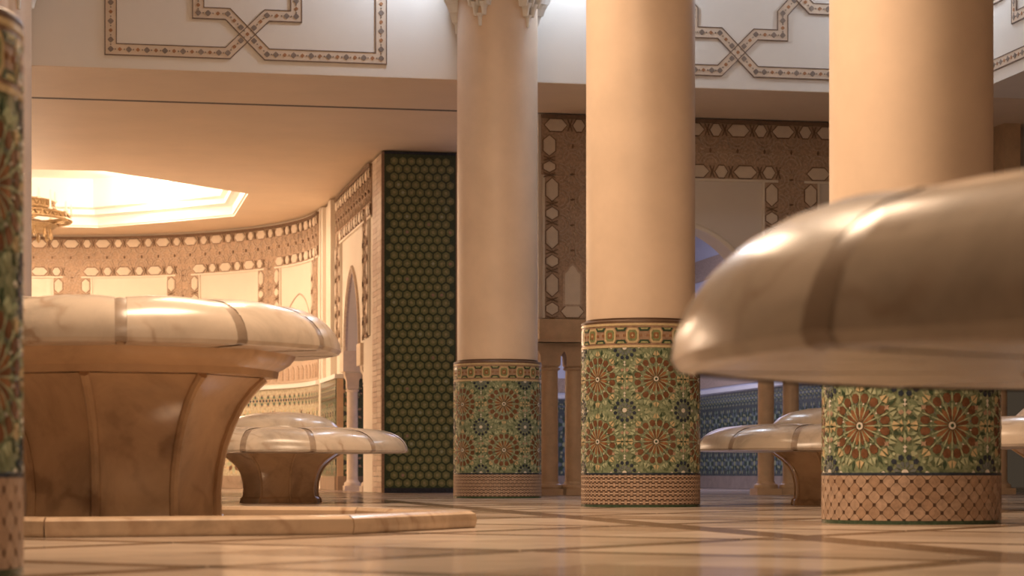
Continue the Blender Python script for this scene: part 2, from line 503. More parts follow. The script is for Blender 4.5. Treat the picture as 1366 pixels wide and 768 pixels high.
def niche_mesh():
    b = MB()
    arch = [(-0.085, 0), (0.085, 0), (0.085, 0.33), (0.05, 0.36), (0.03, 0.40), (0, 0.425), (-0.03, 0.40), (-0.05, 0.36), (-0.085, 0.33)]
    b.plate([(x * 1.28, 0.2 + (y - 0.2) * 1.10) for x, y in arch], flat, 0, 0.014, 1)
    b.plate(arch, flat, 0, 0.019, 0)
    return b.mesh('niche_panel', ['cartouche_plaster', 'stucco'])
niche_me = niche_mesh()
class Frame:
    """stucco frame on a surface; pieces are children of root"""
    def __init__(self, root, S):
        self.root, self.S = root, S
        self.base = MB()
    def piece(self, name, me, s, z, out, vertical=False):
        x, y, a = self.S.at(s, out)
        o = put(name, me, self.root, (x, y, z))
        o.rotation_mode = 'XYZ'
        if vertical:
            o.rotation_euler = (Matrix.Rotation(a, 3, 'Z') @ Matrix.Rotation(pi / 2, 3, 'Y')).to_euler()
        else:
            o.rotation_euler = (0, 0, a)
        return o
    def carts_h(self, s0, s1, z):
        s, k = s0, 0
        gap = 0.055
        L = s1 - s0
        n = max(1, round(L / (0.265 + 0.15 + 2 * gap)))
        unit = L / n
        sc = unit / (0.265 + 0.15 + 2 * gap)
        for q in range(n):
            b = s0 + q * unit
            self.piece('cartouche', cart_long, b + sc * (gap / 2 + 0.1325), z, 0.02).scale = (sc, 1, 1)
            self.piece('strapwork_knot', knot, b + sc * (gap + 0.265), z, 0.02)
            self.piece('cartouche', cart_short, b + sc * (1.5 * gap + 0.265 + 0.075), z, 0.02).scale = (sc, 1, 1)
            self.piece('strapwork_knot', knot, b + unit, z, 0.02)
    def carts_v(self, s, z0, z1):
        gap = 0.055
        L = z1 - z0
        n = max(1, round(L / (0.265 + 0.15 + 2 * gap)))
        unit = L / n; sc = unit / (0.265 + 0.15 + 2 * gap)
        for q in range(n):
            b = z1 - q * unit
            self.piece('cartouche', cart_long, s, b - sc * (gap / 2 + 0.1325), 0.02, True).scale = (sc, 1, 1)
            self.piece('strapwork_knot', knot, s, b - sc * (gap + 0.265), 0.02, True)
            self.piece('cartouche', cart_short, s, b - sc * (1.5 * gap + 0.265 + 0.075), 0.02, True).scale = (sc, 1, 1)
            self.piece('strapwork_knot', knot, s, b - unit, 0.02, True)
    def carved_h(self, s0, s1, z):
        n = max(1, round((s1 - s0) / 0.30))
        for k in range(n):
            self.piece('carved_motif', motif, s0 + (k + 0.5) * (s1 - s0) / n, z, 0.018)
    def carved_v(self, s, z0, z1):
        n = max(1, round((z1 - z0) / 0.30))
        for k in range(n):
            self.piece('carved_motif', motif, s, z0 + (k + 0.5) * (z1 - z0) / n, 0.018, True)
    def frieze(self, s0, s1, piers=(), lead=0.0):
        strip(self.base, self.S, s0, s1, 3.475, 4.10, 0.0, 0.02)
        self.carts_h(s0, s1, 4.012)
        if lead:
            self.carts_v(s0 + 0.085, 3.47, 3.93)
        self.carved_h(s0 + lead, s1, 3.785)
        cuts = [s0] + [c + d for c in piers for d in (-0.15, 0.15)] + [s1]
        if lead: cuts = cuts[2:]
        trim = MB()
        strip(trim, self.S, s0, s1, 4.085, 4.125, 0.0, 0.045)
        make('cornice', trim, 'stucco_dark', self.root)
        for a, b in zip(cuts[::2], cuts[1::2]):
            if b - a < 0.2: continue
            self.carts_h(a, b, 3.555)
            trim = MB()
            strip(trim, self.S, a, b, 3.45, 3.476, 0.0, 0.03)
            make('moulding', trim, 'plaster_cream', self.root)
    def pier(self, sc, z0, z1, left=True, right=True, w=0.29, niche=False):
        a, b = sc - (0.155 + 0.15 if left else 0.15), sc + (0.155 + 0.15 if right else 0.15)
        strip(self.base, self.S, a, b, z0, z1, 0.0, 0.021)
        if left: self.carts_v(sc - 0.225, z0, z1)
        if right: self.carts_v(sc + 0.225, z0, z1)
        self.carved_v(sc, z0 + (0.60 if niche else 0), z1 + 0.15)
        if niche:
            self.piece('niche_panel', niche_me, sc, z0 + 0.15, 0.02)
            self.piece('cartouche', cart_long, sc, z0 + 0.075, 0.02)
        t = MB()
        if left: strip(t, self.S, a - 0.025, a, z0, z1, 0.0, 0.03)
        if right: strip(t, self.S, b, b + 0.025, z0, z1, 0.0, 0.03)
        if left or right: make('moulding', t, 'plaster_cream', self.root)
    def finish(self):
        make('stucco_ground', self.base, 'stucco_ground', self.root, label='carved stucco ground, brown with recess shade in its colour')

def arch_curve(w, zs, za, n=14):
    h = za - zs
    c = max(0.0, (h * h - w * w) / (2 * w)); r = w + c
    half_ = []
    a_end = atan2(h, c)
    for k in range(n + 1):
        a = a_end * k / n
        half_.append((-c + r * cos(a), zs + r * sin(a)))      # right half from springing to apex
    left = [(-x, z) for x, z in half_]
    return left[:-1] + list(reversed(half_))                 # left springing -> apex -> right springing
def arch_wall(mb, S, s0, s1, z0, z1, sc, w, zs, za, d_front, d_back, mi=0, legs=True):
    """wall between s0..s1 with a pointed opening centred at sc"""
    cur = [(sc + x, z) for x, z in arch_curve(w, zs, za)]
    def P(s, z, d):
        x, y, _ = S.at(s, d); return (x, y, z)
    for d, flip in ((d_front, False), (d_back, True)):
        for (xa, za_), (xb, zb_) in zip(cur[:-1], cur[1:]):
            i = mb.add([P(xa, za_, d), P(xb, zb_, d), P(xb, z1, d), P(xa, z1, d)])
            mb.face(list(reversed(i)) if flip else i, mi)
        for a, b in ((s0, cur[0][0]), (cur[-1][0], s1)):
            if b - a > 1e-4:
                i = mb.add([P(a, z0, d), P(b, z0, d), P(b, z1, d), P(a, z1, d)])
                mb.face(list(reversed(i)) if flip else i, mi)
    ext = [(cur[0][0], z0)] + cur + [(cur[-1][0], z0)]
    for (xa, za_), (xb, zb_) in zip(ext[:-1], ext[1:]):
        i = mb.add([P(xa, za_, d_front), P(xb, zb_, d_front), P(xb, zb_, d_back), P(xa, za_, d_back)])
        mb.face(list(reversed(i)), mi)
    for s in (s0, s1):
        mb.face(mb.add([P(s, z0, d_front), P(s, z0, d_back), P(s, z1, d_back), P(s, z1, d_front)]), mi)
    for a, b in ((s0, cur[0][0]), (cur[-1][0], s1)):
        if b - a > 1e-4:
            mb.face(mb.add([P(a, z0, d_front), P(b, z0, d_front), P(b, z0, d_back), P(a, z0, d_back)]), mi)
    mb.face(mb.add([P(s0, z1, d_front), P(s1, z1, d_front), P(s1, z1, d_back), P(s0, z1, d_back)]), mi)
def arch_trim(S, sc, w, zs, za, r, out, root, mat, z_low=None):
    cur = [(sc + x, z) for x, z in arch_curve(w, zs, za, 18)]
    if z_low is not None:
        cur = [(cur[0][0], z_low)] + cur + [(cur[-1][0], z_low)]
    pts = []
    for s, z in cur:
        x, y, _ = S.at(s, out); pts.append((x, y, z))
    b = MB(); b.tube(pts, r, 6)
    return make('arch_moulding', b, mat, root)

# ---- painted interlaced panels on the upper walls
def poly_band(mb, path, off0, off1, d0, d1, mi):
    n = len(path); P = [Vector(p) for p in path]
    L, Rr = [], []
    for i in range(n):
        if i == 0: t = (P[1] - P[0]).normalized(); nrm = Vector((-t.y, t.x)); k = 1
        elif i == n - 1: t = (P[-1] - P[-2]).normalized(); nrm = Vector((-t.y, t.x)); k = 1
        else:
            t0 = (P[i] - P[i - 1]).normalized(); t1 = (P[i + 1] - P[i]).normalized()
            n0, n1 = Vector((-t0.y, t0.x)), Vector((-t1.y, t1.x))
            nrm = (n0 + n1).normalized(); k = 1 / max(0.3, nrm.dot(n0))
        L.append(P[i] + nrm * (off0 * k)); Rr.append(P[i] + nrm * (off1 * k))
    for i in range(n - 1):
        mb.plate([tuple(L[i]), tuple(L[i + 1]), tuple(Rr[i + 1]), tuple(Rr[i])], flat, d0, d1, mi)
def painted_panel(root, surf, sc, zc, clip=None):
    x, y, a = surf.at(sc, 0.0)
    paths = []
    for sx in (-1, 1):
        paths.append([(sx * 1.31, 2.4), (sx * 1.31, -0.195), (sx * 0.19, -0.195), (-sx * 0.19, 0.185), (-sx * 0.475, 0.185),
                      (-sx * 0.475, 0.41), (-sx * 0.72, 0.68), (-sx * 0.72, 1.0), (-sx * 0.35, 1.25), (-sx * 0.35, 2.4)])
        paths.append([(sx * 1.31, 0.47), (sx * 0.78, 0.47), (sx * 0.52, 0.72), (sx * 0.52, 2.4)])
    for pi_, path in enumerate(paths):
        lift = 0.002 * (pi_ % 2) + 0.001 * (pi_ // 2)
        b = MB(); poly_band(b, path, -0.056, 0.056, 0, 0.010 + lift, 0)
        band = make('border_band', b, 'band_buff', root, (x, y, zc), a)
        b = MB()
        for o0 in (-0.058, 0.049):
            poly_band(b, path, o0, o0 + 0.009, 0, 0.0135 + lift, 0)
        make('border_line', b, 'line_brown', band)
        b = MB()
        for p0, p1 in zip(path[:-1], path[1:]):
            p0, p1 = Vector(p0), Vector(p1); ln = (p1 - p0).length
            if ln < 0.1: continue
            n = max(1, round(ln / 0.088)); big = True
            for k in range(n):
                c = p0 + (p1 - p0) * (k / n)
                r = 0.030 if k % 2 == 0 else 0.020
                mi = 0 if k % 2 == 0 else 1
                m_ = 8
                b.plate([(c.x + r * (1 if q % 2 == 0 else 0.78) * cos(2 * pi * q / m_), c.y + r * (1 if q % 2 == 0 else 0.78) * sin(2 * pi * q / m_)) for q in range(m_)], flat, 0, 0.0145 + lift, mi)
                c2 = p0 + (p1 - p0) * ((k + 0.5) / n)
                r = 0.008
                b.plate([(c2.x + r * cos(2 * pi * q / 5), c2.y + r * sin(2 * pi * q / 5)) for q in range(5)], flat, 0, 0.0145 + lift, 0)
        make('flower_row', b, ['flower_grey', 'flower_rust'], band, kind='stuff')
def s_on_back(px):        # u where the image column px meets the beam face
    r = (px - 683) / F
    return (SP * VB + CP * VB * r) / (CP - SP * r)
back_face = Plane(0, VB, 0)
painted_panel(wall_back, back_face, s_on_back(330), 4.515)
painted_panel(wall_back, back_face, s_on_back(984), 4.515)
painted_panel(wall_back, back_face, 2 * s_on_back(330) - s_on_back(984), 4.515)
right_face = Plane(RU, VB, -pi / 2)
painted_panel(wall_right, right_face, 0.42 + 1.37, 4.515)
painted_panel(wall_right, right_face, 0.42 + 1.37 + 4.4, 4.515)

# ================================================================== ROUND ROOM (left)
CU, CV, CR = -0.84, 33.4, 4.4
apse = Apse(CU, CV, CR, radians(180))       # s grows to the right as seen from the hall
OU, OV, OR = -1.05, 33.1, 3.72
# ceiling with an octagonal hole
mb = MB()
x0, x1, y0, y1 = -9.0, 4.62, 23.86, 39.0
octo = lambda R, z: [(OU + R * cos(pi / 8 + k * pi / 4), OV + R * sin(pi / 8 + k * pi / 4), z) for k in range(8)]
outer = [(x1, OV + (x1 - OU) * 0.4142), (OU + (y1 - OV) * 0.4142, y1), (OU - (y1 - OV) * 0.4142, y1), (x0, OV + (OU - x0) * 0.4142),
         (x0, OV - (OU - x0) * 0.4142), (OU - (OV - y0) * 0.4142, y0), (OU + (OV - y0) * 0.4142, y0), (x1, OV - (x1 - OU) * 0.4142)]
corners = {0: (x1, y1), 2: (x0, y1), 4: (x0, y0), 6: (x1, y0)}
zc = BEAM_Z + 0.02
inn = octo(OR, zc)
for k in range(8):
    k2 = (k + 1) % 8
    pts = [inn[k], (*outer[k], zc)]
    if k in corners: pts.append((*corners[k], zc))
    pts += [(*outer[k2], zc), inn[k2]]
    mb.face(mb.add(pts), 0)
ceil_l = struct('ceiling_round_room', 'warm plaster ceiling with an octagonal bright recess', 'ceiling', mb, 'plaster_warm')
b = MB()
b.loft([octo(OR, zc), octo(OR, zc + 0.03), octo(OR - 0.03, zc + 0.03), octo(OR - 0.03, zc + 0.16), octo(OR - 0.10, zc + 0.19), octo(OR - 0.16, zc + 0.19)], 0, False)
make('recess_moulding', b, 'plaster_white', ceil_l)
b = MB()
b.loft([octo(OR - 0.16, zc + 0.19), octo(OR - 0.16, zc + 0.27), octo(OR - 0.24, zc + 0.30), octo(OR - 0.24, zc + 0.75)], 0, False, cap1=True)
make('recess_vault', b, 'plaster_white', ceil_l)

mb = MB()
strip(mb, apse, -0.3, CR * pi + 0.3, 0, zc + 0.02, -0.2, 0.0)
wall_apse = struct('wall_apse', 'curved cream wall of the round room with stucco frames', 'wall', mb, 'plaster_cream')
fr = Frame(wall_apse, apse)
bands = [radians(79.5 - 25.5 * k) for k in range(-2, 4)]
s_of = lambda a: (pi - a) * CR
fr.frieze(s_of(bands[0]) - 0.5, s_of(radians(-1)), [s_of(a) for a in bands[:5]])
for k, a in enumerate(bands):
    fr.pier(s_of(a), 1.98, 3.47, True, k < 5)
fr.finish()
for a0, a1 in zip(bands[:-1], bands[1:]):
    arch_trim(apse, (s_of(a0) + s_of(a1)) / 2, 0.60, 2.28, 3.0, 0.014, 0.0, wall_apse, 'stucco', 1.98)
sA, sB = s_of(bands[0]) - 0.5, s_of(radians(-1))
b = MB(); strip(b, apse, sA, sB, 1.64, 1.97, 0, 0.02)
make('carved_course', b, 'stucco', wall_apse)
nb = round((sB - sA) / 0.2)
bk = MB(); bk.plate([(-0.055, -0.1), (0.055, -0.1), (0.055, 0.06), (0, 0.11), (-0.055, 0.06)], flat, 0, 0.012)
bk = bk.mesh('carved_block', ['stucco_ground'])
fr2 = Frame(wall_apse, apse)
for k in range(nb): fr2.piece('carved_block', bk, sA + (k + .5) * (sB - sA) / nb, 1.78, 0.02)
b = MB(); strip(b, apse, sA, sB, 1.56, 1.62, 0, 0.05)
make('ledge', b, 'plaster_white', wall_apse)
def zellige_dado(root, S, s0, s1, z_top, ground, parts):
    b = MB(); strip(b, S, s0, s1, 0.2, z_top, 0, 0.012)
    make('zellige_ground', b, ground, root)
    b = MB(); strip(b, S, s0, s1, 0.0, 0.2, 0, 0.03)
    make('skirting', b, 'marble_rib', root)
    f = Frame(root, S)
    n = round((s1 - s0) / 0.34); w = (s1 - s0) / n
    for r in range(3):
        for k in range(n):
            f.piece('star_tile', parts[(r + k) % len(parts)], s0 + (k + 0.5) * w, 0.39 + r * 0.34, 0.012)
    n = round((s1 - s0) / 0.17); w = (s1 - s0) / n
    for k in range(n):
        f.piece('frieze_tile', parts[-1], s0 + (k + 0.5) * w, 1.38, 0.012).scale = (0.5, 1, 0.62)
def star_mesh(cols):
    b = MB()
    for q in range(8):
        a = q * pi / 4
        def rot(p): return (p[0] * cos(a) - p[1] * sin(a), p[0] * sin(a) + p[1] * cos(a))
        b.plate([rot(p) for p in ((0.05, -0.018), (0.10, -0.036), (0.15, 0), (0.10, 0.036), (0.05, 0.018))], flat, 0, 0.004, q % 2)
        b.plate([rot(p) for p in ((0.135, 0.04), (0.165, 0.068), (0.125, 0.08), (0.105, 0.055))], flat, 0, 0.004, 2)
    b.plate([(0.042 * cos(k * pi / 4), 0.042 * sin(k * pi / 4)) for k in range(8)], flat, 0, 0.004, 2)
    return b.mesh('star_tile', cols)
star_a = star_mesh(['tile_pale_green', 'tile_brown', 'tile_cream'])
star_b = star_mesh(['tile_navy', 'tile_sage', 'tile_tan'])
star_c = star_mesh(['tile_slate', 'tile_dark_green', 'tile_olive_light'])
star_d = star_mesh(['tile_dark_green', 'tile_slate', 'tile_sage'])
zellige_dado(wall_apse, apse, s_of(radians(95)), sB, 1.555, 'tile_buff', [star_a, star_a, star_b])

mb = MB(); mb.box(-5.5, -5.24, 24.3, 33.7, 0, zc + 0.02); mb.box(-14.0, -5.24, 24.0, 24.3, 0, zc + 0.02)
struct('wall_left', 'plain cream wall on the far side of the round room', 'wall', mb, 'plaster_cream')
# ---- flank wall between the two rooms with a pointed opening
FU = 3.66
flank = Plane(FU, 0, -pi / 2)      # s = -v
mb = MB()
arch_wall(mb, flank, -33.6, -27.96, 1.62, BEAM_Z, -30.05, 0.80, 1.92, 3.0, 0.0, -0.62)
wall_flank = struct('wall_flank', 'side wall with a tall pointed opening between the two rooms', 'wall', mb, 'plaster_cream')
mb = MB()
mb.box(FU, FU + 0.62, 31.12, 33.6, 0, 1.62); mb.box(FU, FU + 0.62, 27.96, 28.9, 0, 1.62)
make('lower_wall', mb, 'plaster_cream', wall_flank)
fr = Frame(wall_flank, flank)
fr.frieze(-31.85, -28.0, (-31.55, -28.5))
fr.pier(-31.55, 1.98, 3.47); fr.pier(-28.5, 1.98, 3.47)
fr.finish()
arch_trim(flank, -30.05, 0.82, 1.92, 3.0, 0.035, 0.0, wall_flank, 'stucco')
mb = MB(); mb.box(FU - 0.09, FU + 0.02, 31.9, 32.25, 1.62, BEAM_Z - 0.01); mb.box(FU - 0.05, FU + 0.02, 32.25, 32.85, 1.62, BEAM_Z - 0.01)
mb.box(FU - 0.1, FU + 0.02, 32.85, 33.05, 1.62, BEAM_Z - 0.01)
make('pilaster', mb, 'plaster_cream', wall_flank)
zellige_dado(wall_flank, Plane(FU - 0.09, 0, -pi / 2), -33.05, -31.14, 1.555, 'tile_dark_green', [star_b, star_d, star_b])
zellige_dado(wall_flank, Plane(0, 31.12, 0), FU - 0.08, FU + 0.62, 1.555, 'tile_dark_green', [star_b, star_d, star_b])
b = MB(); strip(b, flank, -33.05, -31.1, 0.0, 1.555, 0.0, 0.09)
make('dado_backing', b, 'stone_tan', wall_flank)
b = MB(); strip(b, flank, -33.05, -31.1, 1.56, 1.62, 0, 0.12)
make('ledge', b, 'plaster_white', wall_flank)

def colonnette(root, x, y, r=0.085, mat='stone_pale', ztop=1.64):
    b = MB(); b.lathe([(r * 1.0, 0.14), (r, 0.3), (r * 0.98, 1.26), (r * 0.95, 1.40)], 24)
    sh = make('colonnette', b, mat, root, (x, y, 0))
    b = MB(); q = r * 1.55
    b.box(-q, q, -q, q, 0, 0.07)
    b.lathe([(r * 1.45, 0.07), (r * 1.5, 0.09), (r * 1.4, 0.115), (r * 1.15, 0.125), (r * 1.05, 0.15)], 24)
    make('base', b, mat, sh)
    b = MB()
    b.lathe([(r * 0.95, 1.36), (r * 1.2, 1.375), (r * 1.2, 1.39), (r, 1.40)], 24)
    sq = lambda h, z: [(-h, -h, z), (h, -h, z), (h, h, z), (-h, h, z)]
    b.loft([sq(r * 0.85, 1.395), sq(r * 1.05, 1.42), sq(r * 1.08, 1.52), sq(r * 1.45, 1.58), sq(r * 1.5, ztop)], 0, False, True, True, True)
    make('capital', b, mat, sh)
    return sh
for v in (30.98, 29.10):
    for du in (0.11, 0.50):
        colonnette(wall_flank, FU + du, v, 0.078)
    mb = MB(); mb.box(FU - 0.04, FU + 0.66, v - 0.2, v + 0.2, 1.64, 1.925)
    make('impost', mb, 'stone_pale', wall_flank)

# ---- green tiled pillar
pillar = thing('tiled_pillar', 'tall square pillar faced with dark olive green star tiles', 'pillar', UV(FU + 0.47, 27.53), PHI)
pw = 0.47
mb = MB(); mb.box(-pw + 0.012, pw - 0.012, -0.41, 0.42, 0, BEAM_Z + 0.015)
make('core', mb, 'tile_dark_green', pillar)
mb = MB()
for sx in (-1, 1):
    mb.box(sx * pw - (0.03 if sx > 0 else 0), sx * pw + (0.03 if sx < 0 else 0), -0.425, -0.39, 0.0, BEAM_Z + 0.01)
make('edge_strip', mb, 'tile_tan_dark', pillar)
mb = MB(); mb.box(-pw + 0.03, pw - 0.03, -0.424, -0.40, BEAM_Z - 0.02, BEAM_Z + 0.01); mb.box(-pw + 0.03, pw - 0.03, -0.424, -0.40, 0.0, 0.06)
make('tile_border', mb, 'tile_navy', pillar)
def star_pts(r0, r1, n=6):
    return [((r1 if k % 2 == 0 else r0) * cos(k * pi / n), (r1 if k % 2 == 0 else r0) * sin(k * pi / n)) for k in range(2 * n)]
def small_star(cols):
    b = MB()
    for q in range(6):
        a = q * pi / 3 + pi / 6
        R_ = lambda p: (p[0] * cos(a) - p[1] * sin(a), p[0] * sin(a) + p[1] * cos(a))
        b.plate([R_(p) for p in ((0.016, -0.012), (0.040, -0.022), (0.050, 0), (0.040, 0.022), (0.016, 0.012))], flat, 0, 0.006, 0)
    b.plate(star_pts(0.013, 0.030), flat, 0, 0.0075, 1)
    return b
sm = small_star(None)
st_mesh = [sm.mesh('star_tile', ['tile_olive', 'tile_olive_light']), sm.mesh('star_tile', ['tile_olive', 'tile_pale_green']), sm.mesh('star_tile', ['tile_olive', 'tile_tan'])]
cw, rh = 0.1065, 0.0955
rows = 42
cnt = 0; extra = MB()
for r in range(rows):
    n = 8 if r % 2 == 0 else 7
    for k in range(n):
        x = (k - (n - 1) / 2) * cw; z = 0.12 + r * rh
        if cnt < 300:
            put('star_tile', random.choices(st_mesh, (14, 1, 1))[0], pillar, (x, -0.41, z)); cnt += 1
        else:
            o = len(extra.v)
            extra.v += [(a + x, b_ - 0.41, c + z) for a, b_, c in sm.v]
            extra.f += [tuple(i + o for i in f) for f in sm.f]; extra.m += sm.m; extra.s += sm.s
if extra.f: make('star_tiles', extra, ['tile_olive', 'tile_olive_light'], pillar, kind='stuff')
brick_me = []
for mt in ('brick_pale', 'brick_rose'):
    b = MB(); b.box(-0.02, 0.0, -0.405, 0.0, -0.031, 0.031); brick_me.append(b.mesh('brick', [mt]))
for r in range(63):
    for k in range(2):
        put('brick', random.choice(brick_me), pillar, (-pw + 0.012, -0.005 + k * 0.415 + (0 if r % 2 else 0.0), 0.036 + r * 0.0655))

# ================================================================== ARCADE WALL (right)
PER = 2.48
AC = 6.48
arc_s = Plane(0, VA, 0)
wall_arcade = struct('wall_arcade', 'stucco framed arcade wall of pointed arches behind the columns', 'wall')
for k in range(3):
    c = AC + PER * k
    mb = MB()
    arch_wall(mb, arc_s, (4.93 if k == 0 else c - PER / 2), c + PER / 2, 1.90, BEAM_Z, c, 0.96, 1.92, 3.0, 0.0, -0.5)
    make('arch_bay', mb, 'plaster', wall_arcade)
    arch_trim(arc_s, c, 0.97, 1.92, 3.0, 0.03, 0.0, wall_arcade, 'plaster_cream')
fr = Frame(wall_arcade, arc_s)
fr.frieze(4.96, 10.1, [AC - PER / 2 + 0.06 + k * PER for k in range(2)], 0.19)
for k in range(3):
    fr.pier(AC - PER / 2 + 0.06 + k * PER, 1.92, 3.47, niche=True)
fr.finish()
for k in range(3):
    pc = AC - PER / 2 + k * PER
    for dx in (-0.145, 0.145):
        colonnette(wall_arcade, pc + dx, VA + 0.25, 0.092 if k else 0.105, 'stone_tan', 1.66)
    mb = MB(); mb.box(pc - 0.31, pc + 0.31, VA - 0.05, VA + 0.52, 1.66, 1.91)
    imp = make('impost', mb, 'stone_tan', wall_arcade)
    b = MB(); b.box(-0.33, 0.33, -0.08, 0.55, 0, 0.03); put('impost_moulding', b.mesh('impost_moulding', [M['stone_tan'].name]), imp, (pc, VA, 1.66))
mb = MB(); mb.box(10.15, 10.34, VA - 0.35, VA + 0.3, 1.915, BEAM_Z)
make('pilaster', mb, 'stone_tan', wall_arcade)

# ---- room behind the arcade
mb = MB(); mb.box(4.64, 13.5, VA + 0.03, 38.6, BEAM_Z + 0.02, BEAM_Z + 0.2)
struct('ceiling_side_room', 'bluish plaster ceiling of the room behind the arcade', 'ceiling', mb, 'room_lilac')
mb = MB(); mb.box(10.08, 10.3, 27.0, 38.0, 0, BEAM_Z + 0.02)
wall_side = struct('wall_side', 'lilac lit side wall with dark tiled dado seen through the arch', 'wall', mb, 'room_lilac')
mb = MB(); mb.box(4.3, 10.08, 37.6, 37.9, 0, BEAM_Z + 0.02)
wall_end = struct('wall_end', 'lilac lit end wall with dark tiled dado behind the arcade', 'wall', mb, 'room_lilac')
for root, S, s0, s1 in ((wall_side, Plane(10.08, 0, -pi / 2), -37.58, -28.0), (wall_end, Plane(0, 37.6, 0), 4.4, 10.05)):
    zellige_dado(root, S, s0, s1, 1.50, 'tile_charcoal', [star_c, star_d, star_c])
    b = MB(); strip(b, S, s0, s1, 1.52, 1.58, 0, 0.05); make('ledge', b, 'plaster_white', root)
    b = MB(); strip(b, S, s0, s1, 1.62, 1.86, 0, 0.02); make('carved_course', b, 'stucco_ground', root)
    b = MB(); strip(b, S, s0, s1, 3.38, 3.72, 0, 0.03); make('stucco_frieze', b, 'stucco_ground', root)
mb = MB(); mb.box(4.28, 4.6, 31.5, 37.6, 0, BEAM_Z + 0.02)
struct('wall_party', 'plain lilac wall closing the room behind the arcade', 'wall', mb, 'room_lilac')

# ================================================================== COLUMNS
DR = 0.425          # tiled dado radius
SHR = 0.392         # shaft radius
def cyl(R0):
    def fn(x, y, d):
        t = x / DR
        return ((R0 + d) * sin(t), -(R0 + d) * cos(t), y)
    return fn
on_dado = cyl(DR)
TH = 0.004
def clip_poly(poly, lo, hi):
    def cut(ps, keep, ycut):
        out = []
        for i in range(len(ps)):
            a, b = ps[i], ps[(i + 1) % len(ps)]
            ka, kb = keep(a[1]), keep(b[1])
            if ka: out.append(a)
            if ka != kb:
                t = (ycut - a[1]) / (b[1] - a[1]); out.append((a[0] + t * (b[0] - a[0]), ycut))
        return out
    if lo is not None: poly = cut(poly, lambda y: y >= lo, lo)
    if poly and hi is not None: poly = cut(poly, lambda y: y <= hi, hi)
    return poly
ROS = ['tile_orange', 'tile_brown', 'tile_cream', 'tile_pale_green', 'tile_dark_green', 'tile_white', 'tile_navy', 'tile_slate', 'tile_sage', 'tile_tan']
def star_shape(c, r0, r1, n, ph=0.0):
    return [(c[0] + (r0 if k % 2 else r1) * cos(ph + k * pi / n), c[1] + (r0 if k % 2 else r1) * sin(ph + k * pi / n)) for k in range(2 * n)]
def rosette(variant=0):
    b = MB()
    def petal(r0, r1, r2, w1, ang, mi, d=TH):
        R_ = lambda p: (p[0] * cos(ang) - p[1] * sin(ang), p[0] * sin(ang) + p[1] * cos(ang))
        b.plate([R_(p) for p in ((r0, 0), (r1, -w1), (r2, -w1 * 0.35), (r2, w1 * 0.35), (r1, w1))], on_dado, 0, d, mi)
    n = 16
    for q in range(n):
        a = 2 * pi * (q + 0.5) / n
        a2 = 2 * pi * q / n
        petal(0.016, 0.068, 0.090, 0.0108, a, 0 if q % 2 else 1)
        petal(0.020, 0.074, 0.100, 0.0034, a2, 3)
        petal(0.094, 0.101, 0.108, 0.0075, a2, 8)
        petal(0.099, 0.104, 0.109, 0.0045, a, 5 if q % 2 else 7)
        ca_, sa_ = cos(a), sin(a)
        b.plate([(p[0] * ca_ - p[1] * sa_, p[0] * sa_ + p[1] * ca_) for p in ((0.106, 0), (0.118, -0.0155), (0.140, -0.0200), (0.154, -0.009), (0.154, 0.009), (0.140, 0.0200), (0.118, 0.0155))], on_dado, 0, TH, 1)
        petal(0.110, 0.135, 0.156, 0.0038, a2, 3)
        pol = lambda rr, aa: (rr * cos(aa), rr * sin(aa))
        for e in (-1, 1):
            tri = [pol(0.162, a2 + e * 0.015), pol(0.200, a2 + e * 0.030), pol(0.172, a2 + e * 0.135)]
            if e > 0: tri = tri
            else: tri.reverse()
            b.plate(tri, on_dado, 0, TH, 2 if q % 2 == 0 else 3)
        kite = [pol(0.168, a), pol(0.186, a - 0.05), pol(0.212, a), pol(0.186, a + 0.05)]
        b.plate(kite, on_dado, 0, TH, 4 if q % 2 else 8)
    b.plate([(0.018 * cos(k * pi / 6), 0.018 * sin(k * pi / 6)) for k in range(12)], on_dado, 0, TH + 0.001, 5)
    b.plate([(0.009 * cos(k * pi / 4), 0.009 * sin(k * pi / 4)) for k in range(8)], on_dado, 0, TH + 0.002, 4)
    return b.mesh('rosette', ROS)
def small_rosette(lo=None, hi=None):
    b = MB()
    def poly(p, mi, d=TH):
        p = clip_poly(p, lo, hi)
        if len(p) >= 3: b.plate(p, on_dado, 0, d, mi)
    n = 12
    for q in range(n):
        ang = 2 * pi * (q + 0.5) / n
        R_ = lambda p: (p[0] * cos(ang) - p[1] * sin(ang), p[0] * sin(ang) + p[1] * cos(ang))
        poly([R_(p) for p in ((0.018, 0), (0.045, -0.010), (0.055, 0), (0.045, 0.010))], 7)
        poly([R_(p) for p in ((0.056, 0), (0.068, -0.0135), (0.084, -0.008), (0.084, 0.008), (0.068, 0.0135))], 6)
        ang = 2 * pi * q / n
        poly([R_(p) for p in ((0.092, 0), (0.100, -0.008), (0.112, 0), (0.100, 0.008))], 5 if q % 3 == 0 else 3)
    poly([(0.016 * cos(k * pi / 5), 0.016 * sin(k * pi / 5)) for k in range(10)], 5, TH + 0.001)
    return b.mesh('small_rosette', ROS)
